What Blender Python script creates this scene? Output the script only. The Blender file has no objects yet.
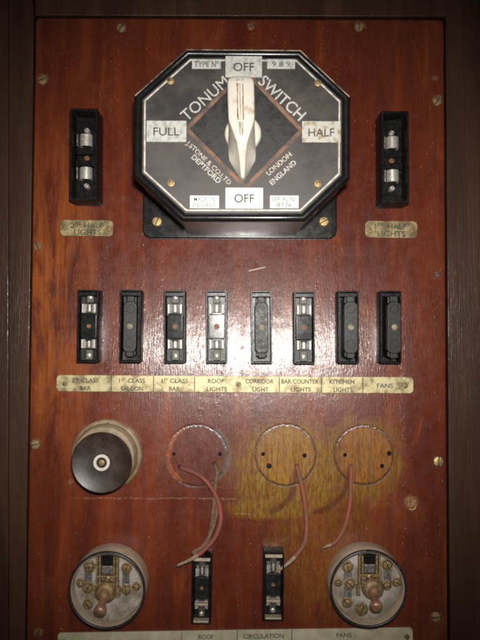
import bpy, bmesh, math, random
from mathutils import Vector, Matrix, Euler
random.seed(7)
C = bpy.context.scene.collection
SC = bpy.context.scene
# ------------------------------------------------------------------ camera geometry
DIST, ZC, FPX = 0.640, 0.420, 640.0
PITCH, ROLL = math.atan(17 / 640.0), 0.004
CAMLOC = Vector((0, -DIST, ZC))
CAMROT = (Euler((math.pi / 2 + PITCH, 0, 0)).to_matrix() @ Matrix.Rotation(ROLL, 3, 'Z'))

def P(px, py, h=0.0):
    """point of the plane standing h metres in front of the board that shows at that photo position"""
    d = CAMROT @ Vector(((px - 240) / FPX, (320 - py) / FPX, -1.0))
    t = (DIST - h) / d.y
    return CAMLOC + d * t

# ------------------------------------------------------------------ node helpers
class X:
    def __init__(s, nt, sock): s.nt, s.k = nt, sock
    def _m(s, op, b=None, c=None):
        n = s.nt.nodes.new('ShaderNodeMath'); n.operation = op
        for i, v in enumerate((s, b, c)):
            if v is None: continue
            if isinstance(v, X): s.nt.links.new(v.k, n.inputs[i])
            else: n.inputs[i].default_value = v
        return X(s.nt, n.outputs[0])
    def __add__(s, o): return s._m('ADD', o)
    __radd__ = __add__
    def __sub__(s, o): return s._m('SUBTRACT', o)
    def __mul__(s, o): return s._m('MULTIPLY', o)
    __rmul__ = __mul__
    def __truediv__(s, o): return s._m('DIVIDE', o)
    def sq(s): return s._m('POWER', 2.0)
    def sqrt(s): return s._m('SQRT')
    def abs(s): return s._m('ABSOLUTE')
    def max(s, o): return s._m('MAXIMUM', o)
    def min(s, o): return s._m('MINIMUM', o)
    def ramp(s, a, b, lo=0.0, hi=1.0):
        n = s.nt.nodes.new('ShaderNodeMapRange'); n.interpolation_type = 'SMOOTHSTEP'
        s.nt.links.new(s.k, n.inputs[0])
        for i, v in zip((1, 2, 3, 4), (a, b, lo, hi)): n.inputs[i].default_value = v
        return X(s.nt, n.outputs[0])

def mat_new(name):
    m = bpy.data.materials.new(name); m.use_nodes = True
    nt = m.node_tree
    return m, nt, nt.nodes['Principled BSDF']

def coords(nt, scale=1000.0, jitter=True):
    """object coordinates in millimetres, shifted per object so that repeats differ"""
    tc = nt.nodes.new('ShaderNodeTexCoord')
    sc = nt.nodes.new('ShaderNodeVectorMath'); sc.operation = 'SCALE'; sc.inputs[3].default_value = scale
    nt.links.new(tc.outputs['Object'], sc.inputs[0])
    if not jitter: return sc.outputs[0]
    oi = nt.nodes.new('ShaderNodeObjectInfo')
    ml = nt.nodes.new('ShaderNodeMath'); ml.operation = 'MULTIPLY'; ml.inputs[1].default_value = 700.0
    nt.links.new(oi.outputs['Random'], ml.inputs[0])
    ad = nt.nodes.new('ShaderNodeVectorMath'); ad.operation = 'ADD'
    nt.links.new(sc.outputs[0], ad.inputs[0]); nt.links.new(ml.outputs[0], ad.inputs[1])
    return ad.outputs[0]

def noise(nt, co, s=(1, 1, 1), detail=4, rough=.55, off=(0, 0, 0), dist=0.0):
    mp = nt.nodes.new('ShaderNodeMapping'); mp.inputs['Scale'].default_value = s; mp.inputs['Location'].default_value = off
    nt.links.new(co, mp.inputs[0])
    n = nt.nodes.new('ShaderNodeTexNoise'); n.inputs['Scale'].default_value = 1.0
    n.inputs['Detail'].default_value = detail; n.inputs['Roughness'].default_value = rough; n.inputs['Distortion'].default_value = dist
    nt.links.new(mp.outputs[0], n.inputs['Vector'])
    return X(nt, n.outputs['Fac'])

def mixc(nt, f, a, b):
    n = nt.nodes.new('ShaderNodeMix'); n.data_type = 'RGBA'
    if isinstance(f, X): nt.links.new(f.k, n.inputs[0])
    else: n.inputs[0].default_value = f
    for i, v in ((6, a), (7, b)):
        if isinstance(v, tuple): n.inputs[i].default_value = (*v, 1)
        else: nt.links.new(v, n.inputs[i])
    return n.outputs[2]

def bump(nt, bsdf, h, strength=.3, dist=.001):
    n = nt.nodes.new('ShaderNodeBump'); n.inputs['Strength'].default_value = strength; n.inputs['Distance'].default_value = dist
    nt.links.new(h.k, n.inputs['Height']); nt.links.new(n.outputs[0], bsdf.inputs['Normal'])

def simple(name, c1, c2, rough=.4, metal=0.0, sc=.3, bstr=.15, bsc=None, r2=None, lo=.35, hi=.68, spec=.5):
    m, nt, b = mat_new(name)
    co = coords(nt)
    n = noise(nt, co, (sc,) * 3, 6, .65)
    nt.links.new(mixc(nt, n.ramp(lo, hi), c1, c2), b.inputs['Base Color'])
    r = n.ramp(.3, .7, rough, r2 if r2 is not None else min(1, rough * 1.5))
    nt.links.new(r.k, b.inputs['Roughness'])
    b.inputs['Metallic'].default_value = metal
    b.inputs['Specular IOR Level'].default_value = spec
    if bstr:
        n2 = noise(nt, co, ((bsc or sc * 5),) * 3, 4, .6)
        bump(nt, b, n2, bstr, .0006)
    return m

# ------------------------------------------------------------------ mesh helpers
def bm_box(bm, x0, x1, h0, h1, z0, z1, mi=0):
    """box in board coordinates: h is the distance in front of the board"""
    vs = [bm.verts.new((x, -h, z)) for x in (x0, x1) for h in (h0, h1) for z in (z0, z1)]
    for q in ((0, 1, 3, 2), (4, 6, 7, 5), (0, 4, 5, 1), (2, 3, 7, 6), (0, 2, 6, 4), (1, 5, 7, 3)):
        f = bm.faces.new([vs[i] for i in q]); f.material_index = mi

def bm_loft(bm, loops, cap0=True, cap1=True, mi=0):
    rows = [[bm.verts.new(p) for p in lp] for lp in loops]
    n = len(rows[0])
    for a, b in zip(rows, rows[1:]):
        for i in range(n):
            f = bm.faces.new((a[i], a[(i + 1) % n], b[(i + 1) % n], b[i])); f.material_index = mi
    if cap0: bm.faces.new(rows[0][::-1]).material_index = mi
    if cap1: bm.faces.new(rows[-1]).material_index = mi

def bm_lathe(bm, prof, cx=0, cz=0, seg=48, cap0=True, cap1=True, mi=0, jit=0.0):
    loops = []
    for r, h in prof:
        loops.append([(cx + r * math.cos(2 * math.pi * i / seg), -h, cz + r * math.sin(2 * math.pi * i / seg)) for i in range(seg)])
    bm_loft(bm, loops, cap0, cap1, mi)

def bm_tube(bm, pts, rad, seg=10, mi=0):
    pts = [Vector(p) for p in pts]
    rad = rad if isinstance(rad, (list, tuple)) else [rad] * len(pts)
    loops = []; up = None
    for i, p in enumerate(pts):
        t = (pts[min(i + 1, len(pts) - 1)] - pts[max(i - 1, 0)]).normalized()
        if up is None:
            up = t.orthogonal().normalized()
        up = (up - t * up.dot(t)).normalized()
        s = t.cross(up)
        loops.append([p + (up * math.cos(a) + s * math.sin(a)) * rad[i] for a in [2 * math.pi * k / seg for k in range(seg)]])
    bm_loft(bm, loops, True, True, mi)

def smooth_path(pts, n=8):
    pts = [Vector(p) for p in pts]; out = []
    for i in range(len(pts) - 1):
        a, b, c, d = pts[max(i - 1, 0)], pts[i], pts[i + 1], pts[min(i + 2, len(pts) - 1)]
        for k in range(n):
            t = k / n
            out.append(.5 * ((2 * b) + (c - a) * t + (2 * a - 5 * b + 4 * c - d) * t * t + (3 * b - a - 3 * c + d) * t ** 3))
    out.append(pts[-1]); return out

def bm_prism(bm, poly, h0, h1, mi=0):
    """polygon of (x, z) pairs extruded between two heights"""
    bm_loft(bm, [[(x, -h, z) for x, z in poly] for h in (h0, h1)], mi=mi)

def rrect(x0, x1, z0, z1, r, n=6):
    out = []
    for cx, cz, a0 in ((x1 - r, z1 - r, 0), (x0 + r, z1 - r, 90), (x0 + r, z0 + r, 180), (x1 - r, z0 + r, 270)):
        for k in range(n + 1):
            a = math.radians(a0 + 90 * k / n); out.append((cx + r * math.cos(a), cz + r * math.sin(a)))
    return out

def inset(poly, d):
    """parallel inset of a convex counter-clockwise polygon"""
    n = len(poly); out = []
    for i in range(n):
        p0, p1, p2 = Vector(poly[i - 1]), Vector(poly[i]), Vector(poly[(i + 1) % n])
        e1, e2 = (p1 - p0).normalized(), (p2 - p1).normalized()
        n1, n2 = Vector((-e1.y, e1.x)), Vector((-e2.y, e2.x))
        b = (n1 + n2); k = d / max(.2, (1 + n1.dot(n2)))
        out.append(tuple(p1 + b * k))
    return out

def obj(name, bm, mats, parent=None, loc=None, bev=0.0, smooth=35, seg=2):
    bmesh.ops.recalc_face_normals(bm, faces=bm.faces)
    me = bpy.data.meshes.new(name); bm.to_mesh(me); bm.free()
    for m in (mats if isinstance(mats, (list, tuple)) else [mats]): me.materials.append(m)
    if smooth:
        for p in me.polygons: p.use_smooth = True
        me.set_sharp_from_angle(angle=math.radians(smooth))
    o = bpy.data.objects.new(name, me); C.objects.link(o)
    if parent: o.parent = parent
    if loc is not None: o.location = loc
    if bev:
        md = o.modifiers.new('bevel', 'BEVEL'); md.width = bev; md.segments = seg; md.limit_method = 'ANGLE'; md.angle_limit = math.radians(40)
        md.harden_normals = True
    return o

def tag(o, label=None, cat=None, group=None, kind=None):
    for k, v in (('label', label), ('category', cat), ('group', group), ('kind', kind)):
        if v: o[k] = v
    return o

def thing(name, label, cat, loc, group=None):
    o = bpy.data.objects.new(name, None); o.empty_display_size = .01; C.objects.link(o); o.location = loc
    return tag(o, label, cat, group)

def copy_thing(src, loc):
    r = src.copy(); C.objects.link(r); r.location = loc
    for ch in src.children:
        c = ch.copy(); C.objects.link(c); c.parent = r
        for g in ch.children:
            d = g.copy(); C.objects.link(d); d.parent = c
    return r

DG = None
def text_verts(body, size, bold=0.0, spacing=1.0):
    """built-in font as a list of flat polygons, centred on 0, cap height = size"""
    cu = bpy.data.curves.new('lettering', 'FONT'); cu.body = body; cu.size = size / 0.73
    cu.align_x = 'CENTER'; cu.resolution_u = 4; cu.space_character = spacing; cu.offset = bold
    o = bpy.data.objects.new('lettering', cu); C.objects.link(o)
    dg = bpy.context.evaluated_depsgraph_get(); dg.update()
    me = bpy.data.meshes.new_from_object(o.evaluated_get(dg))
    vs = [(v.co.x, v.co.y - size / 2) for v in me.vertices]; fs = [tuple(p.vertices) for p in me.polygons]
    bpy.data.objects.remove(o); bpy.data.curves.remove(cu); bpy.data.meshes.remove(me)
    return vs, fs

def bm_text(bm, body, cx, cz, size, h, width=None, rot=0.0, bold=0.0, spacing=1.0, mi=0):
    vs, fs = text_verts(body, size, bold, spacing)
    xs = [v[0] for v in vs]; w = max(xs) - min(xs); mid = (max(xs) + min(xs)) / 2
    kx = (width / w) if width else 1.0
    ca, sa = math.cos(rot), math.sin(rot)
    bv = []
    for x, y in vs:
        x = (x - mid) * kx
        bv.append(bm.verts.new((cx + x * ca - y * sa, -h, cz + x * sa + y * ca)))
    for f in fs:
        try: bm.faces.new([bv[i] for i in f]).material_index = mi
        except ValueError: pass

# ------------------------------------------------------------------ materials
PB = Vector((0, 0, .05))     # base of the board

def wood(name, red=True):
    m, nt, b = mat_new(name)
    co = coords(nt, jitter=False)
    sep = nt.nodes.new('ShaderNodeSeparateXYZ'); nt.links.new(co, sep.inputs[0])
    x, z = X(nt, sep.outputs[0]), X(nt, sep.outputs[2])
    band = noise(nt, co, (.022, .02, .0022), 5, .6, dist=.8)
    grain = noise(nt, co, (.22, .2, .006), 5, .65, (3, 1, 2), dist=.4)
    fine = noise(nt, co, (1.6, 1.0, .035), 3, .6, (5, 0, 0))
    blot = noise(nt, co, (.018, .02, .012), 5, .6, (7, 3, 1), dist=.6)
    if red:
        c = mixc(nt, band.ramp(.34, .74), (.085, .0125, .0050), (.190, .037, .0105))
        c = mixc(nt, x.ramp(20, 190, 0, .45), c, (.085, .0165, .0075))
        c = mixc(nt, grain.ramp(.42, .72, 0, .5), c, (.055, .010, .006))
        mott = noise(nt, co, (.055, .05, .011), 6, .7, (1, 5, 5), dist=.7)
        c = mixc(nt, mott.ramp(.48, .68, 0, .55), c, (.060, .011, .007))
        c = mixc(nt, mott.ramp(.46, .30, 0, .5), c, (.235, .052, .013))
        c = mixc(nt, blot.ramp(.55, .72, 0, .45), c, (.22, .060, .016))
        sx_ = P(46, 300).x * 1000; sz_ = (P(46, 300) - PB).z * 1000
        c = mixc(nt, (x - sx_).abs().ramp(75, 4) * (z - sz_).abs().ramp(230, 30) * mott.ramp(.66, .40) * grain.ramp(.3, .6, .35, .75), c, (.34, .092, .015))
        c = mixc(nt, fine.ramp(.52, .75, 0, .35), c, (.035, .008, .005))
    else:
        c = mixc(nt, band.ramp(.35, .66), (.034, .014, .0075), (.066, .029, .016))
        c = mixc(nt, grain.ramp(.45, .75, 0, .6), c, (.020, .010, .008))
        c = mixc(nt, fine.ramp(.5, .75, 0, .5), c, (.012, .007, .006))
    wig = noise(nt, co, (.08, .08, .08), 4, .6, (2, 8, 1))
    wig2 = noise(nt, co, (.35, .35, .12), 4, .65, (1, 2, 9))
    ridge_extra = None; grooves = None
    micro0 = noise(nt, co, (.25, .25, 1.2), 3, .6, (3, 6, 3))
    fine2 = noise(nt, co, (.70, .7, .028), 5, .65, (8, 1, 3), dist=.9)
    if red:
        def loc(px, py):
            p = P(px, py) - PB; return p.x * 1000, p.z * 1000
        def dist(px, py, sx=1.0, sz=1.0):
            a, c_ = loc(px, py)
            return (((x - a) * sx).sq() + ((z - c_) * sz).sq()).sqrt()
        # large yellow stain around the two right-hand switch positions, running down below them
        wob = (wig - .5) * 44 + (wig2 - .5) * 18
        st = (dist(290, 470, .78, 1.0) + wob).ramp(64, 30)
        st2 = (dist(362, 462, 1.0, .9) + wob).ramp(52, 28)
        st3 = (dist(275, 507, .62, 2.2) + wob * .6).ramp(38, 18)
        st4 = (dist(320, 540, .8, .55) + wob).ramp(66, 22)
        stain = st.max(st2 * .8).max(st3).max(st4 * .45)
        yel = mixc(nt, wig2.ramp(.35, .66), (.135, .060, .009), (.25, .145, .014))
        flk = noise(nt, co, (.16, .16, .055), 6, .75, (2, 7, 7), dist=.6)
        c = mixc(nt, (stain * 1.25 - flk.ramp(.35, .7, 0, .42)).max(0.0).min(1.0) * fine2.ramp(.4, .64, 1, .35), c, yel)
        # three round patches left by switches that were taken away
        for px, py, r, pc, k in ((197, 455.5, 30.5, (.10, .026, .017), .55), (285.5, 455, 30.5, (.29, .130, .011), .95), (364, 455, 29.5, (.27, .088, .010), .9)):
            d = dist(px, py) + (wig2 - .5) * 3
            c = mixc(nt, d.ramp(r + 1, r - 2) * k * wig2.ramp(.3, .62, .45, 1) * fine2.ramp(.44, .56, 1, .15) * mott.ramp(.35, .65, 1, .55), c, pc)
            ring = ((d - (r - .6)).abs()).ramp(2.2, .5)
            c = mixc(nt, ring * wig2.ramp(.35, .55, .25, .85), c, (.042, .016, .010))
            gr = ((d - r).abs()).ramp(1.8, .2); grooves = gr if grooves is None else grooves.max(gr)
        a0 = dist(197, 455.5) + (wig2 - .5) * 2
        a, c_ = loc(197, 455.5)
        left = (x - (a - 8)).ramp(0, -12)
        c = mixc(nt, ((a0 - 28.5 + (wig - .5) * 8).abs()).ramp(3.0, .4) * left * wig2.ramp(.32, .55, .1, .75), c, (.34, .095, .03))
        right = (x - (a + 12)).ramp(0, 12)
        c = mixc(nt, ((a0 - 31).abs()).ramp(5, 1) * right * wig.ramp(.3, .6) * .7, c, (.12, .10, .10))
        # dark brown runs beside the wires
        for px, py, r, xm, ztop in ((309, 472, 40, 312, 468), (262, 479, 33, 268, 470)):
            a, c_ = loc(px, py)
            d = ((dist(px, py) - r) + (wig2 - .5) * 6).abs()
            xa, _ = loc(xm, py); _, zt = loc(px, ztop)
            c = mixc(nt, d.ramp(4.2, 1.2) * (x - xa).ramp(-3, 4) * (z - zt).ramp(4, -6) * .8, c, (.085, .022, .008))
        # horizontal hairline cracks with pale filler
        for x0, x1, py, w, k in ((60, 240, 498, 1.0, .6), (205, 250, 488, .5, .35), (232, 256, 514, .8, .9), (198, 252, 299.5, .45, .7)):
            xa, zz = loc(x0, py); xb, _ = loc(x1, py)
            d = (z - zz + (wig - .5) * 5).abs()
            c = mixc(nt, d.ramp(w, w * .3) * (x - xa).ramp(0, 40 if k < .8 and x1 - x0 > 100 else 3) * (x - xb).ramp(0, -6) * k * wig2.ramp(.36, .62) * micro0.ramp(.3, .6, .4, 1), c, (.30, .21, .14))
        # slanting scratch below the rotary switch
        a, c_ = loc(257, 269)
        u = (x - a) * .97 + (z - c_) * .22; v = (z - c_) * .97 - (x - a) * .22
        c = mixc(nt, v.abs().ramp(.8, .2) * u.abs().ramp(10, 7) * .9, c, (.5, .42, .36))
        # scuffed pale varnish round the screws
        for px, py, r, k in ((121, 28, 6, .7), (42, 80, 7, .75), (38, 246, 6, .6), (36, 444, 6, .6), (359, 27, 7, .7), (437, 100, 6, .8), (410, 503, 9, .8), (251, 26, 5, .4), (38, 633, 6, .5), (434, 79, 4, .5), (69, 483, 4, .5)):
            d = dist(px + 1, py - 1) + (wig2 - .5) * 16
            c = mixc(nt, d.ramp(r, r * .35) * k, c, mixc(nt, wig2.ramp(.4, .6), (.15, .075, .045), (.40, .22, .12)))
        # dribbles of crackled varnish
        colm = noise(nt, co, (.07, .05, .004), 2, .5, (11, 0, 4)).ramp(.56, .68)
        spk = noise(nt, co, (.60, .5, .28), 3, .6, (6, 4, 9))
        c = mixc(nt, spk.ramp(.62, .69) * (colm * .8 + .10), c, (.40, .30, .24))
        spk2 = noise(nt, co, (.30, .3, .30), 2, .5, (16, 4, 9))
        c = mixc(nt, spk2.ramp(.70, .74) * .55, c, (.34, .17, .09))
        ridge_extra = noise(nt, co, (.55, .5, .16), 3, .6, (4, 4, 4)).ramp(.5, .74) * (colm * .9 + .35)
    nt.links.new(c, b.inputs['Base Color'])
    ridge = noise(nt, co, (.95, .8, .075 if red else .018), 3, .55, (2, 2, 2))
    micro = noise(nt, co, (2.4, 2, .5), 2, .5, (9, 2, 2))
    hsum = ridge * 1.0 + micro * .13 + wig * 1.0
    if ridge_extra: hsum = hsum + ridge_extra * .6
    if grooves: hsum = hsum - grooves * wig2.ramp(.35, .6, .2, 1.0) * 1.1
    bump(nt, b, hsum, .26 if red else .36, .0009)
    nt.links.new(((grain.ramp(.3, .75, .34, .46) + wig.ramp(.4, .62, -.06, .08)) if red else grain.ramp(.3, .75, .36, .5)).k, b.inputs['Roughness'])
    b.inputs['Coat Weight'].default_value = .66 if red else .42; b.inputs['Coat Roughness'].default_value = .20 if red else .2; b.inputs['Coat IOR'].default_value = 1.5
    [nt.links.new(l.from_socket, b.inputs['Coat Normal']) for l in list(b.inputs['Normal'].links)]
    b.inputs['Specular IOR Level'].default_value = .34 if red else .25
    return m

M_WOOD, M_DARK = wood('varnished_red_wood'), wood('dark_wood', False)
M_BAK = simple('black_bakelite', (.006, .006, .0063), (.010, .0095, .009), .20, sc=.12, bstr=.08, bsc=.8, r2=.27, spec=.45)
M_BAKF = simple('fuse_bakelite', (.005, .005, .005), (.011, .0105, .010), .24, sc=.25, bstr=.15, bsc=1.2, r2=.36, spec=.22)
M_BLK = simple('block_bakelite', (.009, .0105, .010), (.020, .022, .021), .15, sc=.2, bstr=.03, bsc=.8, r2=.19, spec=.35)
M_DOT = simple('dull_plug', (.13, .105, .06), (.30, .26, .17), .5, sc=.3, bstr=.2)
M_TAN = simple('tan_worn_edge', (.26, .20, .14), (.42, .35, .26), .5, sc=.4, bstr=.2)
M_CAR = simple('carrier_bakelite', (.0065, .006, .0055), (.017, .0155, .014), .30, sc=.25, bstr=.25, bsc=1.5, r2=.5, spec=.3)
M_BROWNBAK = simple('brown_bakelite', (.020, .013, .009), (.040, .027, .019), .38, sc=.08, bstr=.12, r2=.44)
M_GRUBBY = simple('dulled_brass', (.22, .15, .06), (.46, .34, .16), .42, .8, sc=.5, bstr=.3, r2=.6)
M_FACE = simple('face_plate_black', (.028, .026, .026), (.058, .047, .040), .38, sc=.035, bstr=.12, bsc=1.5, r2=.6)
M_COPPER = simple('bared_copper_edge', (.060, .038, .028), (.24, .120, .068), .5, .0, sc=.10, bstr=.1)
M_DIAM = simple('diamond_black', (.008, .008, .008), (.018, .017, .016), .38, sc=.2, bstr=.15, bsc=1.0, r2=.6)
M_LABEL = simple('label_metal', (.27, .27, .25), (.46, .46, .43), .42, .0, sc=.25, bstr=.1, lo=.3, hi=.6)
M_LABELW = simple('label_white', (.70, .69, .67), (.80, .79, .77), .45, .0, sc=.3, bstr=.06)
M_LABELD = simple('label_stained', (.26, .21, .11), (.44, .43, .38), .5, .0, sc=.14, bstr=.1, lo=.38, hi=.52)
M_LINE = simple('white_line', (.34, .31, .26), (.66, .62, .55), .5, sc=.25, bstr=0)
M_WTXT = simple('white_lettering', (.30, .28, .26), (.58, .56, .53), .5, sc=.7, bstr=0)
M_WORN = simple('worn_white_lettering', (.22, .17, .13), (.66, .60, .52), .5, sc=.9, bstr=0, lo=.42, hi=.6)
M_INK = simple('engraved_ink', (.03, .03, .03), (.07, .065, .06), .6, sc=.5, bstr=0)
M_INKW = simple('worn_engraved_ink', (.025, .022, .018), (.26, .21, .12), .6, sc=.6, bstr=0, lo=.50, hi=.70)
M_INKF = simple('faded_ink', (.04, .05, .048), (.20, .19, .17), .6, sc=.5, bstr=0, lo=.45, hi=.75)
M_CREAM = simple('cream_bakelite', (.34, .27, .19), (.55, .51, .44), .40, sc=.09, bstr=.12, bsc=.9, lo=.28, hi=.44)
M_GROOVE = simple('groove_dirt', (.10, .055, .03), (.34, .22, .13), .7, sc=.4, bstr=.2)
M_BRASS = simple('worn_brass', (.48, .33, .13), (.70, .55, .28), .32, 1.0, sc=.5, bstr=.25, r2=.5)
M_DULLB = simple('tarnished_brass', (.15, .095, .042), (.34, .24, .12), .5, .5, sc=.4, bstr=.3, r2=.6)
M_PLATE = simple('engraved_brass_plate', (.11, .085, .038), (.33, .26, .125), .42, .4, sc=.10, bstr=.15, bsc=1.0, r2=.55)
M_IVORY = simple('ivorine_strip', (.20, .155, .075), (.48, .41, .23), .46, .3, sc=.075, bstr=.15, bsc=.5, r2=.5, lo=.36, hi=.56)
M_GREYP = simple('grey_brass_strip', (.34, .31, .20), (.46, .43, .31), .5, .0, sc=.06, bstr=.12, bsc=.8)
M_STEEL = simple('tinned_copper', (.40, .37, .33), (.66, .63, .58), .32, .55, sc=.6, bstr=.2, r2=.4)
M_DULLS = simple('dull_terminal_metal', (.16, .15, .14), (.33, .31, .28), .35, .8, sc=.4, bstr=.3, r2=.5)
M_DULLD = simple('blackened_metal', (.045, .042, .038), (.12, .11, .095), .4, .7, sc=.4, bstr=.3, r2=.55)
M_PORC = simple('buff_porcelain', (.34, .255, .18), (.46, .36, .27), .42, sc=.05, bstr=.08, r2=.55)
M_PORC2 = simple('cream_porcelain', (.17, .115, .065), (.30, .225, .14), .38, sc=.06, bstr=.08, r2=.5)
M_WHITE = simple('grubby_white_porcelain', (.19, .16, .12), (.40, .37, .33), .34, sc=.06, bstr=.08, r2=.45)
M_RED = simple('red_rubber_wire', (.23, .043, .030), (.12, .055, .035), .65, sc=.05, bstr=.3, bsc=1.2)
M_SALM = simple('salmon_wire', (.24, .054, .032), (.16, .075, .045), .65, sc=.06, bstr=.3, bsc=1.2)
M_BRN = simple('brown_cloth_wire', (.095, .052, .030), (.18, .105, .062), .7, sc=.3, bstr=.4, bsc=2)
M_BARE = simple('frayed_wire_end', (.20, .135, .085), (.33, .25, .17), .6, sc=.5, bstr=.3, bsc=2)
M_HOLE = simple('hole_dark', (.006, .005, .004), (.012, .009, .007), .8, sc=.3, bstr=0)
M_RIM = simple('black_rim', (.012, .012, .013), (.035, .034, .034), .22, sc=.3, bstr=.2, r2=.4)
M_RUST = simple('brown_screw_head', (.15, .06, .03), (.28, .13, .06), .5, .5, sc=.6, bstr=.3)
M_NAILD = simple('dark_screw_head', (.05, .03, .02), (.16, .09, .055), .5, .3, sc=.5, bstr=.3)

def bm_screw(bm, cx, cz, r, h0, h1, ang=0.4, slot=True):
    """domed cheese-head screw with a real slot"""
    bm_lathe(bm, [(r, h0), (r, h0 + (h1 - h0) * .55), (r * .86, h1 - (h1 - h0) * .12), (r * .55, h1)], cx, cz, 20)
    if slot:
        ca, sa = math.cos(ang), math.sin(ang); w = r * .09; L = r * .92
        pts = [(-L, -w), (L, -w), (L, w), (-L, w)]
        poly = [(cx + a * ca - b * sa, cz + a * sa + b * ca) for a, b in pts]
        bm_prism(bm, poly, h1 - r * .25, h1 + .00012, mi=1)

# ================================================================== the board and its surround
board_root = thing('switchboard_panel', 'reddish brown varnished wooden board, scratched and stained, carrying every switch and fuse', 'wooden panel', PB)
def L(root, px, py, h=0.0):
    p = P(px, py, h) - Vector(root.location if not isinstance(root, Vector) else root); return p.x, p.z

TH = .020
def board_poly():
    pts = [L(PB, 35.5, 17.5), L(PB, 444, 19.5), L(PB, 448.5, 700), L(PB, 25.5, 700)]
    out = []
    for i, p in enumerate(pts):                       # rounded corners
        a, b, c = Vector(pts[i - 1]), Vector(p), Vector(pts[(i + 1) % 4])
        d1, d2 = (a - b).normalized(), (c - b).normalized()
        r = .005
        for k in range(6):
            t = k / 5; out.append(tuple((b + d1 * r) * (1 - t) ** 2 + b * 2 * t * (1 - t) + (b + d2 * r) * t * t))
    return out[::-1]
HOLES = [(174, 454, 1.6), (220, 454, 2.0), (180, 467, 2.4), (214.5, 464, 2.2),
         (263, 454, 2.0), (304.5, 455.5, 2.2), (296.5, 466, 2.3), (269, 466, 2.6),
         (345, 455, 2.0), (389, 453.5, 2.4), (382, 466, 2.2), (351, 466, 2.2)]
bm = bmesh.new()
bp = board_poly()
bm_loft(bm, [[(x, -h, z) for x, z in inset(bp, d)] for d, h in ((0, -TH), (0, -.0022), (.0006, -.0008), (.0022, 0))])
board = obj('board', bm, [M_WOOD, M_HOLE], board_root, smooth=30)
cb = bmesh.new()
for px, py, r in HOLES:
    a, c_ = L(PB, px, py)
    bm_lathe(cb, [(r / 1000, -.011), (r / 1000, .004)], a, c_, 18)
for f in cb.faces: f.material_index = 1
cut = obj('cutter', cb, [M_WOOD, M_HOLE], board_root, smooth=0)
md = board.modifiers.new('holes', 'BOOLEAN'); md.object = cut; md.operation = 'DIFFERENCE'; md.solver = 'EXACT'
dg = bpy.context.evaluated_depsgraph_get(); dg.update()
nm = bpy.data.meshes.new_from_object(board.evaluated_get(dg))
board.modifiers.clear(); board.data = nm; nm.name = 'board'
bpy.data.objects.remove(cut)

SCREWS = [(121, 28, 4.6, M_DULLB), (42, 80, 4.8, M_DULLB), (37.5, 246, 4.8, M_RUST), (35.5, 444.5, 4.8, M_DULLB), (359, 27, 4.6, M_DULLB),
          (437, 101, 4.8, M_DULLB), (437.5, 274, 3.6, M_NAILD), (438.5, 461.5, 5.4, M_BRASS), (436, 617, 5.2, M_DULLB), (38, 633, 5.0, M_RUST), (251, 26.5, 4.2, M_RUST)]
for i, (px, py, r, m_) in enumerate(SCREWS):
    bm = bmesh.new(); a, c_ = L(PB, px, py)
    bm_screw(bm, 0, 0, r / 1000, -.001, .0012, random.uniform(0, 3))
    obj('screw', bm, [m_, M_HOLE], board_root, (a, 0, c_))
bm = bmesh.new(); a, c_ = L(PB, 411, 504)             # bent metal clip left in the board
path = [(a + .0015, -.001, c_ + .0065), (a + .004, -.0016, c_ + .003), (a + .0042, -.0018, c_ - .003), (a + .001, -.0018, c_ - .0052), (a - .0022, -.001, c_ - .0048)]
bm_tube(bm, smooth_path(path, 5), .0008, 8)
obj('bent_nail', bm, M_GRUBBY, board_root)

sur = thing('wooden_surround', 'dark brown wooden frame boards round the red panel, at the picture edges', 'wooden frame', (0, .03, 0))
def sur_box(name, poly, h0, h1):
    bm = bmesh.new()
    q = [(x, z) for x, z in [L(Vector((0, .03, 0)), *p) for p in poly]]
    bm_loft(bm, [[(x, .0 - .03 - h, z) for x, z in q] for h in (h0, h1)])
    return obj(name, bm, M_DARK, sur, bev=.0008)
sur_box('stile', [(-120, -160), (7.5, -160), (7.5, 720), (-120, 720)], -.02, -.0020)
sur_box('stile', [(8.2, -160), (33.6, 10), (23.4, 720), (8.2, 720)], -.02, -.0012)
sur_box('stile', [(446.2, 14), (620, 14), (620, 720), (451.0, 720)], -.02, -.0012)
sur_box('rail', [(33.9, -160), (620, -160), (620, 15.5), (33.7, 13.8)], -.02, -.0030)
bm = bmesh.new(); bm_box(bm, -.6, .6, -.004, .008, 0, 1.0)
obj('backing_board', bm, M_DARK, sur)

# ================================================================== rotary switch
HF = .098
SW = P(241, 166, 0)
sw = thing('rotary_switch', 'large black octagonal rotary switch with cream pointer knob and OFF plates', 'rotary switch', SW)
sl = lambda px, py, h=HF: L(SW, px, py, h)
octp = [sl(*p, .1) for p in ((186, 48), (133.5, 95), (133, 176), (182, 221), (305, 221), (350.5, 178), (351, 96), (301, 49))]
bm = bmesh.new()
prof = [(.0025, 0), (.0022, .080), (.0018, .0865), (.0003, .088), (0, .0900), (0, .0965), (.0006, .0985), (.0018, .0997), (.0034, .1000), (.0050, .0995), (.0060, .0982), (.0064, .0965)]
bm_loft(bm, [[(x, -h, z) for x, z in inset(octp, d)] for d, h in prof])
obj('body', bm, M_BAK, sw, smooth=50)
bm = bmesh.new()
a, b_ = sl(142.5, 238, .010); c_, d_ = sl(337, 98, .010)
bm_prism(bm, rrect(a, c_, b_, d_, .009), 0, .010)
obj('mounting_flange', bm, M_BAK, sw, bev=.0015)
for px, py in ((157, 221.5), (324, 221.5)):
    bm = bmesh.new(); x, z = sl(px, py, .012)
    bm_screw(bm, 0, 0, .0050, .0104, .0130, 1.2 if px < 200 else .5)
    obj('flange_screw', bm, [M_GRUBBY, M_HOLE], sw, (x, 0, z))
facep = inset(octp, .0072)
bm = bmesh.new(); bm_prism(bm, facep, .0960, HF)
face = obj('face_plate', bm, M_FACE, sw, bev=.0003)
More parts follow.
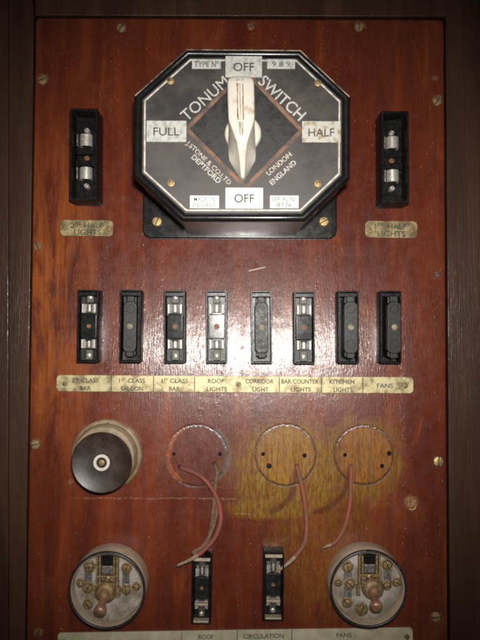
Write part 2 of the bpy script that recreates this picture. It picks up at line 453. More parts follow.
bm = bmesh.new(); wr = inset(octp, .0012)
bm_tube(bm, [(x, -.0990, z) for x, z in (wr[1], wr[0], wr[7], wr[6])], .0007, 10)  # pale tube on the upper rim edges, the edge reflection put into its colour
obj('rim_highlight', bm, simple('painted_rim_highlight', (.012, .011, .010), (.36, .30, .20), .45, sc=.09, bstr=.1, lo=.36, hi=.62), sw, smooth=60)
# white line round the plate: a strip of raised paint, broken where it has worn off
lo, li = inset(octp, .0088), inset(octp, .0102)
bm = bmesh.new()
for i in range(8):
    j = (i + 1) % 8
    bm_loft(bm, [[(x, -h, z) for x, z in (lo[i], lo[j], li[j], li[i])] for h in (HF - .0002, HF + .00015)])
obj('white_border', bm, M_LINE, face, smooth=0)
# diamond
dc = sl(244, 130); dl, dr, dt, db = sl(189.5, 129), sl(298.5, 130.5), sl(245, 74), sl(245.5, 184.5)
outer = [dl, db, dr, dt]; ctr = Vector(((dl[0] + dr[0]) / 2, (dt[1] + db[1]) / 2))
def bmwedge(bm, A, B, h): bm_loft(bm, [[(x, -hh, z) for x, z in A] for hh in (h - .0003, h)], mi=B)
bm = bmesh.new(); bm_prism(bm, inset(outer, -.0034), HF - .0002, HF + .0002)
obj('copper_edge', bm, M_COPPER, face, smooth=0)
bm = bmesh.new(); bm_prism(bm, outer, HF - .0001, HF + .0006)
obj('diamond', bm, M_DIAM, face, bev=.0002)

def plate(x0, y0, x1, y1, lines, mat, ink, size, h=HF, name='label_plate', th=.0007, bold=0.0):
    bm = bmesh.new(); a, b2 = sl(x0, y1); c2, d2 = sl(x1, y0)
    bm_box(bm, a, c2, h - .0001, h + th, b2, d2)
    o = obj(name, bm, mat, sw, bev=.00015)
    bm = bmesh.new()
    for body, py, w in lines:
        x, z = sl((x0 + x1) / 2, py)
        bm_text(bm, body, x, z, size, h + th + .00008, w, bold=bold)
    obj('lettering', bm, ink, o, smooth=0)
    return o
k = .00085
plate(225.5, 56.5, 262, 77.5, [('OFF', 67, 21 * k)], M_LABEL, M_INK, .0076, bold=.00012)
plate(146.5, 121, 186.5, 142, [('FULL', 131.5, 26 * k)], M_LABEL, M_INK, .0072, bold=.00008)
o = plate(302, 121.5, 340.5, 142.5, [('HALF', 132.5, 26 * k)], M_LABELD, M_INK, .0072, bold=.00008); o['label'] = 'stained HALF plate'
plate(225.5, 188, 263, 208.5, [('OFF', 198.3, 20 * k)], M_LABELW, M_INK, .0076, bold=.00012)
plate(192, 59.5, 221, 69, [('TYPE Nº', 64.3, 25 * k)], M_LABEL, M_INKF, .0052, name='small_plate', bold=.0001)
plate(267, 59.5, 295, 69, [('9 8 9', 64.3, 18 * k)], M_LABEL, M_INKF, .0050, name='small_plate')
plate(190, 195.8, 219, 208.2, [('MADE  IN', 199.3, 21 * k), ('ENGLAND', 205, 23 * k)], M_LABELW, M_INK, .0040, name='small_plate', bold=.00002)
plate(270, 195.8, 298.5, 208.2, [('SERIAL Nº', 199.2, 25 * k), ('8776', 205, 15 * k)], M_LABELW, M_INK, .0040, name='small_plate', bold=.00002)

def face_text(body, pa, pb, size, mat, bold=0.0, h=HF + .00035):
    A, B = Vector(sl(*pa)), Vector(sl(*pb)); m_ = (A + B) / 2; d = B - A
    bm = bmesh.new(); bm_text(bm, body, m_.x, m_.y, size, h, d.length, math.atan2(d.y, d.x), bold)
    obj('lettering', bm, mat, face, smooth=0)
face_text('TONUM', (183, 117.5), (226, 79.5), .0102, M_WTXT, .0)
face_text('SWITCH', (261.5, 78.5), (303, 117), .0102, M_WTXT, .00012)
face_text('J.STONE & CO.LTD', (187.5, 142), (230.5, 183.5), .0042, M_WORN, .00008)
face_text('DEPTFORD', (193, 156), (220, 182), .0046, M_WTXT, .0001)
face_text('LONDON', (267, 174), (290.5, 153.5), .0045, M_WORN, .0001)
face_text('ENGLAND', (270.5, 183.5), (295, 161.5), .0045, M_WTXT, .0001)
for px, py in ((170.5, 81), (318, 83), (171, 183), (318, 183.5)):
    bm = bmesh.new(); x, z = sl(px, py)
    bm_lathe(bm, [(.0030, HF - .0002), (.0030, HF + .0004), (.0024, HF + .0006)], 0, 0, 20)
    bm_screw(bm, 0, 0, .0020, HF + .0003, HF + .0011, random.uniform(0, 3))
    obj('face_screw', bm, [M_GRUBBY, M_HOLE], sw, (x, 0, z))
# pointer knob: round boss and a bar that runs to a sharp nose
HB = HF + .0006
bm = bmesh.new(); x, z = sl(243, 133.5, .103)
bm_lathe(bm, [(.0156, HB), (.0156, HB + .004), (.0150, HB + .0058), (.0135, HB + .0066), (.006, HB + .007)], x, z, 40)
boss = obj('knob', bm, M_CREAM, sw, smooth=60)
def st(py, wf, wb, h, crown):
    """one cross-section: front half width, base half width (mm), height above plate (mm)"""
    x0, zz = sl(240.6 + (py - 77) * .022, py, HF + h / 1000)
    wf, wb, hh = wf / 1000, wb / 1000, h / 1000
    r = min(wf * .45, .0022)
    prof = [(-wb, 0), (-wb * .99, hh * .30), (-(wf * .7 + wb * .3) if wb > wf else -wf, hh * .62), (-wf, hh - r * 1.2), (-wf + r * .35, hh - r * .35), (-wf + r * 1.2, hh),
            (-wf * .22, hh + crown), (wf * .22, hh + crown), (wf - r * 1.2, hh), (wf - r * .35, hh - r * .35), (wf, hh - r * 1.2), ((wf * .7 + wb * .3) if wb > wf else wf, hh * .62), (wb * .99, hh * .30), (wb, 0)]
    return [(x0 + a, -(HB + hh2), zz) for a, hh2 in prof]
bm = bmesh.new()
S = [(76.6, 7.5, 7.5, 23.0, .0), (77.6, 9.4, 9.4, 24.4, .0), (79.5, 10.6, 10.6, 25.4, .0002), (83, 11.2, 11.0, 26, .0003), (100, 11.2, 10.8, 26, .0003), (117, 11.0, 10.8, 26, .0003),
     (121, 10.6, 11.0, 26, .0003), (132, 7.6, 11.6, 25.2, .0002), (142, 5.0, 11.6, 24, .0001), (151, 3.6, 11.4, 21.5, .0002), (156.5, 3.0, 10.9, 19, .0001), (166, 2.4, 6.6, 15, .0001), (173, 2.0, 3.6, 12, .0), (177.5, 1.5, 1.9, 10, .0), (178.6, .8, .9, 8.5, .0)]
bm_loft(bm, [st(*s) for s in S])
bar = obj('pointer', bm, M_CREAM, boss, smooth=26)
bm = bmesh.new()
for off, w in ((-3.6, 1.2), (-1.0, .5), (1.9, .8)):
    rows = []
    for py, hh in ((79, 25.6), (84, 26.38), (89, 26.42), (94, 26.42), (100, 26.42), (107, 26.42), (113, 26.42), (118, 26.42), (124, 26.1), (130, 25.65), (135, 25.2)):
        x, z = sl(240.6 + (py - 77) * .022 + off * (1 if py < 120 else .55), py, HF + hh / 1000)
        ww = w / 1000 / 2 * random.uniform(.45, 1.5); x += random.uniform(-.0002, .0002)
        rows.append([(x - ww, -(HB + hh / 1000 - .0006), z), (x + ww, -(HB + hh / 1000 - .0006), z), (x + ww, -(HB + hh / 1000), z), (x - ww, -(HB + hh / 1000), z)])
    bm_loft(bm, rows)
obj('groove', bm, M_GROOVE, boss, smooth=0)

# ================================================================== fuse holders
def fuse_case(root, W, H, D, wall, mat, floor=.006):
    bm = bmesh.new()
    w, h = W / 2, H / 2
    outer = rrect(-w, w, -h, h, .0010, 3); inner = rrect(-w + wall, w - wall, -h + wall, h - wall, .0006, 3)
    bm_loft(bm, [[(x, -hh, z) for x, z in lp] for lp, hh in ((outer, 0), (outer, D - .0006), (inset(outer, .0004), D), (inset(inner, -.0004), D), (inner, D - .0006), (inner, floor))])
    return obj('case', bm, mat, root, smooth=40)

def clip_mesh(w, z0, z1, h0, h1, lips=1):
    """spring clip: two sprung jaws seen from the front, lips turned outwards, and a middle tongue"""
    bm = bmesh.new(); t = .0007
    for s in (-1, 1):
        prof = [(w * .30, h0), (w * .46, h0 + (h1 - h0) * .25), (w * .40, h0 + (h1 - h0) * .6), (w * .27, h0 + (h1 - h0) * .8), (w * .46, h1)]
        for z_a, z_b in ((z0, z1),):
            loopA = [(s * (x + t * .5), -h) for x, h in prof] + [(s * (x - t), -h) for x, h in prof[::-1]]
            bm_loft(bm, [[(x, y, zz) for x, y in loopA] for zz in (z_a, z_b)])
    bm_box(bm, -w * .5, w * .5, h0 - .001, h0 + .0006, z0 - .0008, z1 + .0008, mi=1)
    bm_box(bm, -w * .07, w * .07, h0 + .0005, h0 + (h1 - h0) * .6, z0 + .0006, z1 - .0006)
    bm_box(bm, -w * .36, w * .36, h0 + .0007, h0 + (h1 - h0) * .72, z0 + (z1 - z0) * .02, z0 + (z1 - z0) * .12, mi=1)
    return bm

def build_open_fuse(W, H, D, light=False):
    r = bpy.data.objects.new('fuse_holder', None); r.empty_display_size = .01; C.objects.link(r)
    fuse_case(r, W, H, D, .0016, M_BAKF, .004)
    wi = W / 2 - .0016
    bm = bmesh.new()                                                   # raised middle block with its fixing-screw hole
    bm_box(bm, -wi * .86, wi * .86, .005, D - .005, -H * .165, H * .165)
    bm_box(bm, -wi * .62, wi * .62, .005, D - .0068, H * .165, H * .205)
    bm_box(bm, -wi * .62, wi * .62, .005, D - .0068, -H * .205, -H * .165)
    mb = obj('middle_block', bm, M_BLK, r, bev=.0005)
    bm = bmesh.new()
    bm_lathe(bm, [(.0030, D - .0052), (.0030, D - .0045), (.0022, D - .0045), (.0020, D - .0049)], 0, 0, 18, cap1=False)
    bm_lathe(bm, [(.0021, D - .0052), (.0020, D - .00485)], 0, 0, 18, mi=1)
    obj('fixing_screw', bm, [M_BAKF, M_RUST], mb)
    for s in (1, -1):
        bm = bmesh.new()
        bm_box(bm, -W * .17, W * .17, .005, .0105, s * H * .33, s * (H / 2 - .0024))
        obj('terminal_strip', bm, M_DULLD, r, bev=.0004)
        za, zb = sorted((s * H * .185, s * H * .305))
        obj('clip', clip_mesh(W * .66, za, zb, .0065, D - .0035), [M_STEEL, M_DULLD], r, bev=.00015)
        bm = bmesh.new(); bm_screw(bm, 0, 0, .0024, .0100, .0128, random.uniform(0, 3))
        obj('terminal_screw', bm, [M_STEEL, M_HOLE], r, (0, 0, s * H * .405))
    bm = bmesh.new(); bm_box(bm, -wi - .0003, wi + .0003, D - .0042, D - .0012, H * .5 - .0058, H * .5 - .0021)
    obj('end_bar', bm, M_BAKF, r, bev=.0004)
    return r

def build_closed_fuse(W, H, D, tall):
    r = bpy.data.objects.new('fuse_holder', None); r.empty_display_size = .01; C.objects.link(r)
    fuse_case(r, W, H, D, .0016, M_BAKF, .004)
    wi = W / 2 - .0016
    bm = bmesh.new(); bm_box(bm, -wi - .0003, wi + .0003, D - .0042, D - .0012, H * .5 - .0058, H * .5 - .0021)
    obj('end_bar', bm, M_BAKF, r, bev=.0004)
    bm = bmesh.new()                                                   # the carrier: a long grip with rounded ends on a plug
    bm_box(bm, -wi * .62, wi * .62, .006, tall - .006, -H * .41, H * .41)
    w = W * .32
    bm_prism(bm, rrect(-w, w, -H * .36, H * .34, w * .75, 8), tall - .0075, tall)
    bm_box(bm, -w * .55, w * .55, tall - .0085, tall - .0012, -H * .425, H * .415)
    c = obj('fuse_carrier', bm, M_CAR, r, bev=.0008)
    bm = bmesh.new()
    for z in (H * .235, -H * .235): bm_lathe(bm, [(w * .72, tall - .0004), (w * .70, tall + .00035), (w * .60, tall + .00035), (w * .56, tall + .0001)], 0, z, 22)
    bm_box(bm, -w * .30, w * .30, tall - .0004, tall + .0003, -H * .13, -H * .07)
    obj('moulded_mark', bm, M_CAR, c, smooth=30)
    bm = bmesh.new(); bm_lathe(bm, [(.0028, tall - .0004), (.0028, tall + .0003), (.0020, tall + .0006)], 0, -.0004, 20)
    obj('inspection_plug', bm, M_DOT, c)
    return r

WR, HR, DR = .0205, .0705, .020
def put(o, px, py, D, label, cat, group):
    p = P(px, py, D); o.location = (p.x, 0, p.z); o.rotation_euler = (0, random.uniform(-.014, .014), 0); return tag(o, label, cat, group)
G1 = 'fuse holders in the row of eight'
openf = build_open_fuse(WR, HR, DR)
put(openf, 87.5, 326, DR, 'open black fuse base above the 2ND CLASS BAR lettering, leftmost of its row', 'fuse holder', G1)
rows = [(174.5, 326.5, 'open black fuse base with clips above the 1ST CLASS BAR lettering'), (216.5, 326.5, 'open black fuse base with shining middle block above the ROOF LIGHTS lettering'),
        (304.5, 327.5, 'open black fuse base with clips above the BAR COUNTER LIGHTS lettering')]
for px, py, lab in rows:
    o = copy_thing(openf, (0, 0, 0)); put(o, px, py, DR, lab, 'fuse holder', G1)
closed = build_closed_fuse(WR, HR, DR, .021)
put(closed, 130, 326, DR, 'fuse holder with black carrier pushed fully in above the 1ST CLASS SALOON lettering', 'fuse holder', G1)
o = copy_thing(closed, (0, 0, 0)); put(o, 261.5, 327, DR, 'fuse holder with dusty black carrier above the CORRIDOR LIGHT lettering', 'fuse holder', G1)
closed2 = build_closed_fuse(WR, HR, DR, .034)
put(closed2, 348.5, 327, DR, 'fuse holder with carrier standing proud above the KITCHEN LIGHTS lettering', 'fuse holder', G1)
o = copy_thing(closed2, (0, 0, 0)); put(o, 391, 327, DR, 'rightmost fuse holder of the row, above the faded FANS lettering', 'fuse holder', G1)

G2 = 'fuse bases along the bottom'
o = copy_thing(openf, (0, 0, 0)); put(o, 201.5, 590, .018, 'open fuse base with wire ends lying over its top, above ROOF lettering at the bottom', 'fuse holder', G2)
o.scale = (.93, .92, .9)
o = copy_thing(openf, (0, 0, 0)); put(o, 273.5, 586, .018, 'open fuse base with one salmon wire running into it, above CIRCULATION lettering', 'fuse holder', G2)
o.scale = (.98, .99, .9)

for fo in [q for q in C.objects if q.get('group') == G2]:
    for z0, z1, w_ in ((.0305, .0340, .0085), (-.0165, -.0140, .0068), (-.0345, -.0322, .0080)):
        bm = bmesh.new(); bm_box(bm, -w_, w_, .0130, DR + .0004, z0, z1); obj('worn_bar', bm, M_TAN, fo, bev=.0004)

def build_big_fuse():
    W, H, D = .0268, .0895, .027
    r = bpy.data.objects.new('fuse_holder', None); r.empty_display_size = .01; C.objects.link(r)
    fuse_case(r, W, H, D, .0026, M_BAKF, .008)
    wi = W / 2 - .0026
    bm = bmesh.new()
    bm_box(bm, -wi * .9, wi * .9, .007, .017, .0030, .0090); bm_box(bm, -wi * .9, wi * .9, .007, .017, -.0090, -.0030)
    bm_box(bm, -wi * .9, wi * .9, .007, .012, -.0032, .0032)
    obj('middle_block', bm, M_BAKF, r, bev=.0006)
    bm = bmesh.new(); bm_screw(bm, 0, 0, .0028, .0115, .0135, .7)
    obj('fixing_screw', bm, [M_RUST, M_HOLE], r)
    for s in (1, -1):
        z0, z1 = sorted((s * .0105, s * .0222))
        bm = bmesh.new(); n = 14                                       # rolled clip: a curved sheet that closes round the fuse cap
        lo2 = []
        for q in range(n + 1):
            a = math.radians(-35 + 250 * q / n); lo2.append((.0062 * math.cos(a), .0150 + .0058 * math.sin(a)))
        ins = [(.0054 / .0062 * x, .0150 + (h - .0150) * .87) for x, h in lo2[::-1]]
        bm_loft(bm, [[(x, -h, zz) for x, h in lo2 + ins] for zz in (z0, z1)])
        obj('clip', bm, M_STEEL, r, smooth=50)
        bm = bmesh.new(); bm_box(bm, -wi * .80, -wi * .68, .008, .019, z0, z1)
        obj('side_spring', bm, M_DULLS, r, bev=.0003)
        bm = bmesh.new(); bm_screw(bm, 0, 0, .0028, .0095, .0150, random.uniform(0, 3))
        obj('terminal_screw', bm, [M_STEEL, M_HOLE], r, (0, 0, s * .0275))
        bm = bmesh.new(); bm_box(bm, -wi * .36, wi * .36, .007, .0098, *sorted((s * .0235, s * .0415)))
        obj('terminal_strip', bm, M_BAKF, r, bev=.0004)
    return r
big = build_big_fuse()
put(big, 83.3, 154.2, .027, 'large open black fuse base left of rotary switch, above the 2ND HALF LIGHTS plate', 'fuse holder', 'large fuse bases')
o = copy_thing(big, (0, 0, 0)); put(o, 395.3, 156.8, .027, 'large open black fuse base right of the rotary switch, above the 1ST HALF LIGHTS plate', 'fuse holder', 'large fuse bases')

# ================================================================== name plates
def name_plate(name, label, pts, mats, texts, screws, dividers=(), size=.0052, cat='name plate', group=None, th=.0016, ch=.004, smat=M_DULLB, srad=.0027):
    q = [P(*p) for p in pts]                          # left-top, right-top, right-bottom, left-bottom in the photo
    base = (q[0] + q[2]) / 2; base.y = 0
    r = thing(name, label, cat, base, group)
    lp = lambda p: (p.x - base.x, p.z - base.z)
    corners = [lp(v) for v in q][::-1]
    poly = []
    for i, p in enumerate(corners):
        a, b, c = Vector(corners[i - 1]), Vector(p), Vector(corners[(i + 1) % 4])
        poly += [tuple(b + (a - b).normalized() * ch), tuple(b + ((a - b).normalized() + (c - b).normalized()) * ch * .30), tuple(b + (c - b).normalized() * ch)]
    bm = bmesh.new(); bm_prism(bm, poly, 0, th)
    pl = obj('plate', bm, mats, r, bev=.0003)
    u = Vector(lp(q[1])) - Vector(lp(q[0])); rot = math.atan2(u.y, u.x)
    for body, px, py, w, ink, *sz in texts:
        p = P(px, py, th); x, z = lp(p); bm = bmesh.new()
        bm_text(bm, body, x, z, sz[0] if sz else size, th + .00008, w / 1000, rot, .00011)
        obj('lettering', bm, ink, pl, smooth=0)
    for px, y0, y1 in dividers:
        a, b = lp(P(px, y0, th)), lp(P(px, y1, th)); bm = bmesh.new()
        bm_box(bm, a[0] - .0004, a[0] + .0004, th - .0002, th + .0001, b[1], a[1])
        obj('dividing_line', bm, M_INK if 'row' in label else M_INKF, pl, smooth=0)
    for px, py in screws:
        x, z = lp(P(px, py, th)); bm = bmesh.new(); bm_screw(bm, 0, 0, srad, th - .0006, th + .0009, random.uniform(0, 3))
        obj('screw', bm, [smat, M_HOLE], r, (x, 0, z))
    return r
g3 = 'small brass plates under the large fuses'
name_plate('name_plate', 'small brass plate lettered 2ND HALF LIGHTS, left of the rotary switch', [(60.5, 220), (113.5, 220.5), (113.5, 236.5), (60.5, 236)], M_PLATE,
           [('2', 72.5, 225.2, 4.6, M_INKW), ('ND', 79, 223.4, 6, M_INKW, .0030), ('HALF', 93.5, 225.2, 19, M_INKW), ('LIGHTS', 87.5, 232, 27, M_INKW)], [(65, 228), (109, 228.2)], size=.0056, group=g3)
name_plate('name_plate', 'small brass plate lettered 1ST HALF LIGHTS, right of the rotary switch', [(364.8, 221), (417, 221.5), (417, 238.5), (364.8, 237.5)], M_PLATE,
           [('1', 375.5, 226.3, 0, M_INKW), ('ST', 380.5, 224.4, 5.5, M_INKW, .0030), ('HALF', 397, 226.3, 19, M_INKW), ('LIGHTS', 391.5, 233.6, 28, M_INKW)], [(369, 230), (412.3, 230.2)], size=.0056, group=g3)
t1, t2 = 380.2, 388.2
T = []
for l1, l2, px, w1, w2, ink, sup in (('CLASS', 'BAR', 84.5, 17, 11, M_INKW, '2ND'), ('CLASS', 'SALOON', 131, 17, 22, M_INK, '1ST'), ('CLASS', 'BAR', 173.5, 18, 11, M_INK, '1ST'), ('ROOF', 'LIGHTS', 216, 16, 20, M_INKW, None),
                                     ('CORRIDOR', 'LIGHT', 259.5, 28, 16, M_INK, None), ('BAR COUNTER', 'LIGHTS', 300, 37, 20, M_INKW, None), ('KITCHEN', 'LIGHTS', 342, 25, 19, M_INK, None), ('FANS', None, 385, 16, 0, M_INKF, None)):
    e = (px - 84) * .0056
    if sup:
        T += [(sup[0], px - 11.5, t1 + e, 2.6 if sup[0] == '2' else 0, ink), (sup[1:], px - 7.5, t1 - 1.2 + e, 4.0, ink, .0024), (l1, px + 5.5, t1 + e, w1, ink)]
    elif l2: T += [(l1, px, t1 + e, w1, ink)]
    if l2: T += [(l2, px + 1, t2 + e, w2, ink)]
    else: T += [(l1, px, 385.5, w1, ink)]
name_plate('name_plate', 'long ivory name strip under the row of eight fuses, from 2ND CLASS BAR to FANS', [(57, 374.8), (413, 377), (413, 393.2), (57, 391.2)], M_IVORY, T, [(65, 383.5), (238.3, 384.3), (405.5, 385.8)],
           [(px, 375.6 + (px - 57) * .0058, 390.8 + (px - 57) * .0054) for px in (111.3, 153.6, 194.6, 279.4, 321.4, 362.8)], size=.0044, ch=.0035)
name_plate('name_plate', 'long grey-green name strip at the bottom edge lettered ROOF, CIRCULATION and FANS', [(58, 632.2), (412, 626.8), (413, 647), (59, 651)], M_GREYP,
           [('ROOF', 206, 636.6, 15, M_INKF), ('CIRCULATION', 263.5, 635.9, 40, M_INKF), ('FANS', 344, 635, 15, M_INKF)], [(407, 637), (64, 642)],
           [(181.8, 631.3, 648), (237.2, 630.6, 648), (291.8, 629.8, 648)], size=.0044, ch=.003)

# ================================================================== round snap switch with its cover on
b0 = P(106, 455.5, .006); ks = thing('snap_switch', 'round switch with domed dark brown cover on a cream porcelain base', 'switch', (b0.x, 0, b0.z))
bm = bmesh.new()
bm_lathe(bm, [(.0350, 0), (.0350, .0035), (.0335, .0050), (.0318, .0056), (.0310, .0075), (.0305, .0140), (.0290, .0160), (.0240, .0165)], 0, 0, 72)
base = obj('porcelain_base', bm, M_PORC2, ks, smooth=45)
bm = bmesh.new(); x, z = L(b0, 107, 425.5, .008); bm_screw(bm, 0, 0, .0026, .004, .0068, 0)
obj('base_screw', bm, [M_NAILD, M_HOLE], ks, (x, 0, z))
p = P(101.5, 462.8, .034); ox, oz = (P(101.5, 462.8, .034) - b0).x, (P(101.5, 462.8, .034) - b0).z
bm = bmesh.new()
bm_lathe(bm, [(.0215, .0150), (.0235, .0200), (.0268, .0285), (.0282, .0300), (.0287, .0325), (.0284, .0342), (.0276, .0347), (.0266, .0343), (.0200, .0326), (.0130, .0315), (.0090, .0316), (.0082, .0328), (.0072, .0330)], 0, 0, 80)
cov = obj('cover', bm, M_BROWNBAK, ks, (ox, 0, oz), smooth=50)
bm = bmesh.new()
bm_lathe(bm, [(.0079, .0322), (.0079, .0342), (.0071, .0350), (.0056, .0350), (.0049, .0343), (.0049, .0332)], 0, 0, 36, cap1=False)
bm_lathe(bm, [(.0050, .0328), (.0040, .0332)], 0, 0, 24, mi=1)
bm_lathe(bm, [(.0030, .0330), (.0030, .0344), (.0016, .0350)], 0, 0, 16, mi=2)
obj('bush', bm, [M_CREAM, M_HOLE, M_DULLB], cov)

# ================================================================== two tumbler switches with their covers off
def tumbler(label, fc, bc, dolly, screws, strips):
    HT = .0255
    b = P(*bc, 0); r = thing('tumbler_switch', label, 'switch', (b.x, 0, b.z), 'tumbler switches without covers')
    f = P(*fc, HT) - b; sx, sz = f.x, f.z
    sh = lambda h: (sx * h / HT, sz * h / HT)
    bm = bmesh.new()
    loops = []
    for rr, h in ((.0368, 0), (.0372, .002), (.0366, .012), (.0362, .0236), (.0352, .0246), (.0338, .0246), (.0334, .0236), (.0332, .0135), (.0200, .0130)):
        cx, cz = sh(min(h, .0255)) if h > 0 else (0, 0)
        loops.append([(rr * math.cos(2 * math.pi * i / 80), -h, rr * math.sin(2 * math.pi * i / 80)) for i in range(80)])
    bm_loft(bm, loops)
    obj('porcelain_body', bm, M_PORC, r, smooth=50)
    bm = bmesh.new()
    bm_lathe(bm, [(.0366, .0225), (.0369, .0246), (.0364, .0257), (.0354, .0262), (.0345, .0257), (.0342, .0246), (.0339, .0215)], 0, 0, 80, cap0=False, cap1=False)
    obj('rim_ring', bm, M_RIM, r, smooth=60)
    bm = bmesh.new(); bm_lathe(bm, [(.0331, .0128), (.0331, .0142), (.0322, .0146)], 0, 0, 64)
    obj('insulating_plate', bm, M_WHITE, r, smooth=40)
    def lc(px, py, h): p = P(px, py, h) - b; return p.x, p.z
    HP = .0145
    for px0, px1, py0, py1 in strips:
        x0, z1 = lc(px0, py0, HP); x1, z0 = lc(px1, py1, HP); bm = bmesh.new(); bm_box(bm, x0, x1, HP - .0003, HP + .0009, z0, z1)
        obj('contact_strip', bm, M_DULLS, r, bev=.0003)
    for px, py, rr in screws:
        x, z = lc(px, py, .018); bm = bmesh.new()
        bm_lathe(bm, [(rr * 1.16e-3, HP - .0003), (rr * 1.16e-3, HP + .001), (rr * 1.0e-3, HP + .0012)], 0, 0, 22)
        bm_screw(bm, 0, 0, rr * .86e-3, HP + .0010, HP + .0045, random.uniform(0, 3))
        obj('terminal_screw', bm, [M_DULLB, M_HOLE], r, (x, 0, z))
    cx, cy = fc[0], fc[1]
    # bridge: two posts joined by bars, dark moulded block between them
    bm = bmesh.new()
    for dx in (-8.2, 9.0):
        for e in (-1.5, 1.5):
            x, z1 = lc(cx + dx + e, cy - 33, .020); _, z0 = lc(cx + dx, cy - 2, .020)
            bm_box(bm, x - .0010, x + .0010, HP - .0003, .0205, z0, z1)
    x0, z1 = lc(cx - 9.5, cy - 14.6, .02); x1, z0 = lc(cx + 10, cy - 11.8, .02); bm_box(bm, x0, x1, .015, .0212, z0, z1)
    x0, z1 = lc(cx - 8.5, cy - 7, .02); x1, z0 = lc(cx + 9, cy - 4.2, .02); bm_box(bm, x0, x1, .015, .0209, z0, z1)
    for dx in (-10.8, 11.2):
        x, z = lc(cx + dx, cy + 3, .018); bm_box(bm, x - .0018, x + .0018, HP - .0003, .019, z - .004, z + .006)
    obj('bridge', bm, M_DULLB, r, bev=.0004)
    bm = bmesh.new(); x0, z1 = lc(cx - 5.6, cy - 34.5, .0195); x1, z0 = lc(cx + 6.6, cy - 25, .0195); bm_box(bm, x0, x1, HP - .0003, .0198, z0, z1)
    obj('contact_block', bm, M_BAK, r, bev=.0008)
    bm = bmesh.new(); x0, z1 = lc(cx - 5.2, cy - 24, .018); x1, z0 = lc(cx + 6.2, cy - 15.5, .018); bm_box(bm, x0, x1, HP - .0003, .0180, z0, z1)
    obj('spring_plate', bm, M_DULLS, r, bev=.0008)
    bm = bmesh.new(); x, z = lc(cx + .6, cy - 11, .0215); bm_lathe(bm, [(.0026, .0195), (.0026, .0216), (.0016, .0224)], x, z, 16)
    obj('spring_stud', bm, M_BRASS, r)
    # domed collar and the lever with its pear-shaped end
    px, py = cx + dolly[0], cy + dolly[1]
    x, z = lc(px, py, .021); bm = bmesh.new()
    bm_lathe(bm, [(.0105, HP - .0003), (.0108, .0165), (.0103, .0195), (.0090, .0218), (.0072, .0232), (.0050, .0236)], x, z, 40)
    obj('collar', bm, M_DULLB, r, smooth=60)
    bm = bmesh.new(); A = Vector((x, -.0215, z))
    ex, ez = lc(cx + dolly[2], cy + dolly[3], .0420); B = Vector((ex, -.0400, ez)); d = B - A; n = d.normalized()
    prof = [(-.0022, .0030), (.0000, .0050), (.0030, .0056), (.0060, .0048), (.0085, .0036), (d.length * .55, .0036), (d.length * .72, .0046), (d.length * .84, .0058), (d.length * .94, .0060), (d.length * 1.03, .0050), (d.length * 1.08, .0030), (d.length * 1.095, .0010)]
    bm_tube(bm, [A + n * s for s, _ in prof], [q for _, q in prof], 24)
    obj('dolly', bm, M_DOLLY, r, smooth=70)
    return r
M_DOLLY = simple('worn_copper_lever', (.28, .14, .085), (.44, .27, .16), .34, .45, sc=.14, bstr=.12, r2=.5)
tumbler('round tumbler switch without its cover at lower left, lever pointing down and left', (106.7, 590), (112, 580.5), (-1.7, 3, -7.5, 23.5),
        [(89, 567.5, 5.2), (126.3, 569, 4.8), (87.5, 588.5, 5.2), (125.8, 590.5, 4.8), (136, 587.5, 3.8), (87.5, 605, 4.6), (79.5, 584, 3.8)], [(84.5, 92, 567, 589), (122.5, 129.5, 568, 590)])
tumbler('round tumbler switch without its cover at lower right, lever pointing down and right', (369.3, 588.5), (363.5, 579), (4.2, 1, 7.5, 20.5),
        [(348, 567.5, 5), (387.5, 565.5, 5), (387.3, 586.5, 4.2), (397, 583, 4.2), (350.3, 584.5, 5), (338.5, 583.5, 3.6), (347.5, 603.5, 4.8), (362, 610.5, 5.8)], [(344, 351.5, 567, 604), (384, 391, 566, 586)])

# ================================================================== loose wires
def wire(label, pts, mat, rad, tip=None):
    q = [P(px, py, h / 1000) for px, py, h in pts]
    base = Vector((q[0].x, 0, q[0].z)); r = thing('wire', label, 'wire', base, 'loose cut wires')
    q = [p if i in (0, 1) else p + Vector((random.gauss(0, .0009), random.gauss(0, .0005), random.gauss(0, .0009))) for i, p in enumerate(q)]
    pts3 = smooth_path([p - base for p in q], 8)
    n = len(pts3); nt_ = int(n * (tip or 0))
    a = pts3[:n - nt_] if nt_ else pts3
    bm = bmesh.new(); bm_tube(bm, a, [rad * (1 + random.uniform(-.06, .06)) for i in range(len(a))], 12)
    obj('insulation', bm, mat, r, smooth=60)
    if nt_:
        bm = bmesh.new(); t = pts3[n - nt_ - 1:]
        bm_tube(bm, t, [rad * (.90 - .38 * i / len(t)) * random.uniform(.9, 1.1) for i in range(len(t))], 10)
        e, dd = t[-1], (t[-1] - t[-3]).normalized()
        for _ in range(7):
            v = Vector((random.uniform(-1, 1), random.uniform(-1, 1), random.uniform(-1, 1))) * .0011
            bm_tube(bm, [e - dd * .002 + v * .4, e + dd * .0012 + v * .9, e + dd * random.uniform(.0025, .0042) + v * 1.6], [.00028, .00024, .00014], 6, mi=1)
        obj('frayed_end', bm, [M_BARE, M_COPPER], r, smooth=60)
    return r
wire('red-brown wire from the left round mark, its frayed end past the left fuse base', [(180.5, 467.5, -6), (182.5, 468.3, 3), (196, 473, 6), (207, 482, 8), (215.5, 496, 9), (220.2, 510, 10), (220.6, 523, 12), (216.5, 537, 15), (207, 549, 19), (193, 557.5, 21), (178.5, 566, 15)], M_RED, .0023, .13)
wire('brown cloth-covered wire hanging behind the red one at the left round mark', [(214.6, 464.5, -6), (215.2, 466, 3), (216.5, 474, 5), (216, 486, 5), (214, 504, 6), (212.5, 524, 8), (206.5, 539, 12), (200, 547, 15), (193.5, 551, 17)], M_BRN, .0021)
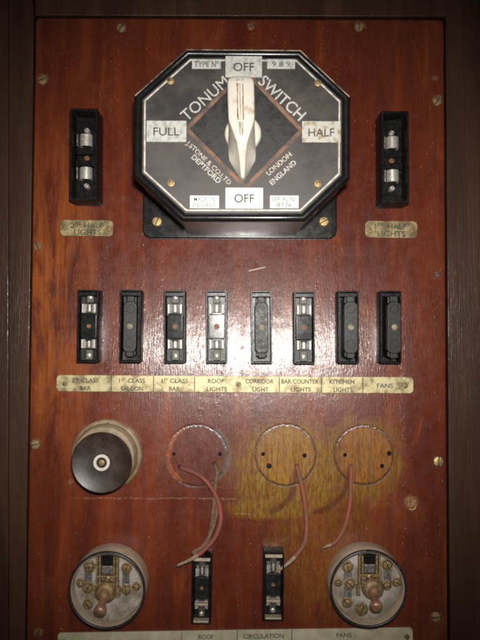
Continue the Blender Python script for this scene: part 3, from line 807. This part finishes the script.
wire('short brown wire branch curling from the left fuse base top', [(192.8, 551.6, 17), (195, 553.4, 18), (200, 552.5, 18), (206.5, 545.5, 15), (212, 534, 11), (215.5, 516, 8), (217, 500, 5.5)], M_BRN, .0019)
wire('salmon wire hanging from the middle round mark down into the right bottom fuse base', [(296.5, 466, -6), (297.3, 467.5, 3), (301, 480, 5), (304.6, 496, 6), (306.3, 516, 7), (307.2, 532, 9), (304.2, 544, 12), (296, 556, 15), (286, 565, 17), (277, 571.5, 15)], M_SALM, .0023, .22)
wire('salmon wire hanging free from the right round mark, cut end pointing left', [(351, 466, -6), (351.2, 468, 3), (350.6, 485, 5), (349.2, 502, 6), (347, 519, 7), (343.3, 530, 8), (335, 541.5, 9), (324.5, 548.5, 8)], M_SALM, .0021, .10)

# ================================================================== light, world, camera
w = bpy.data.worlds.new('World'); SC.world = w; w.use_nodes = True
w.node_tree.nodes['Background'].inputs[0].default_value = (1.0, .93, .85, 1); w.node_tree.nodes['Background'].inputs[1].default_value = .035
ld = bpy.data.lights.new('camera_flash', 'SPOT'); ld.energy = 26; ld.spot_size = math.radians(72); ld.spot_blend = 1.0; ld.shadow_soft_size = .014; ld.color = (1, .96, .90)
lo_ = bpy.data.objects.new('camera_flash', ld); C.objects.link(lo_)
FL = Vector((.012, -.650, ZC + .046)); lo_.location = FL
aim = P(240, 316, 0); lo_.rotation_euler = (aim - FL).to_track_quat('-Z', 'Y').to_euler()
cd = bpy.data.cameras.new('camera'); cam = bpy.data.objects.new('camera', cd); C.objects.link(cam)
cam.matrix_world = Matrix.Translation(CAMLOC) @ CAMROT.to_4x4()
cd.sensor_fit = 'VERTICAL'; cd.sensor_height = 24; cd.lens = 24 * FPX / 640; cd.clip_start = .01; cd.clip_end = 50
SC.camera = cam
SC.view_settings.view_transform = 'Standard'; SC.view_settings.look = 'None'; SC.view_settings.exposure = 0; SC.view_settings.gamma = 1
SC.render.engine = "CYCLES"; SC.cycles.pixel_filter_type = 'BLACKMAN_HARRIS'; SC.cycles.filter_width = 2.2
SC.render.resolution_x, SC.render.resolution_y = 768, 1024
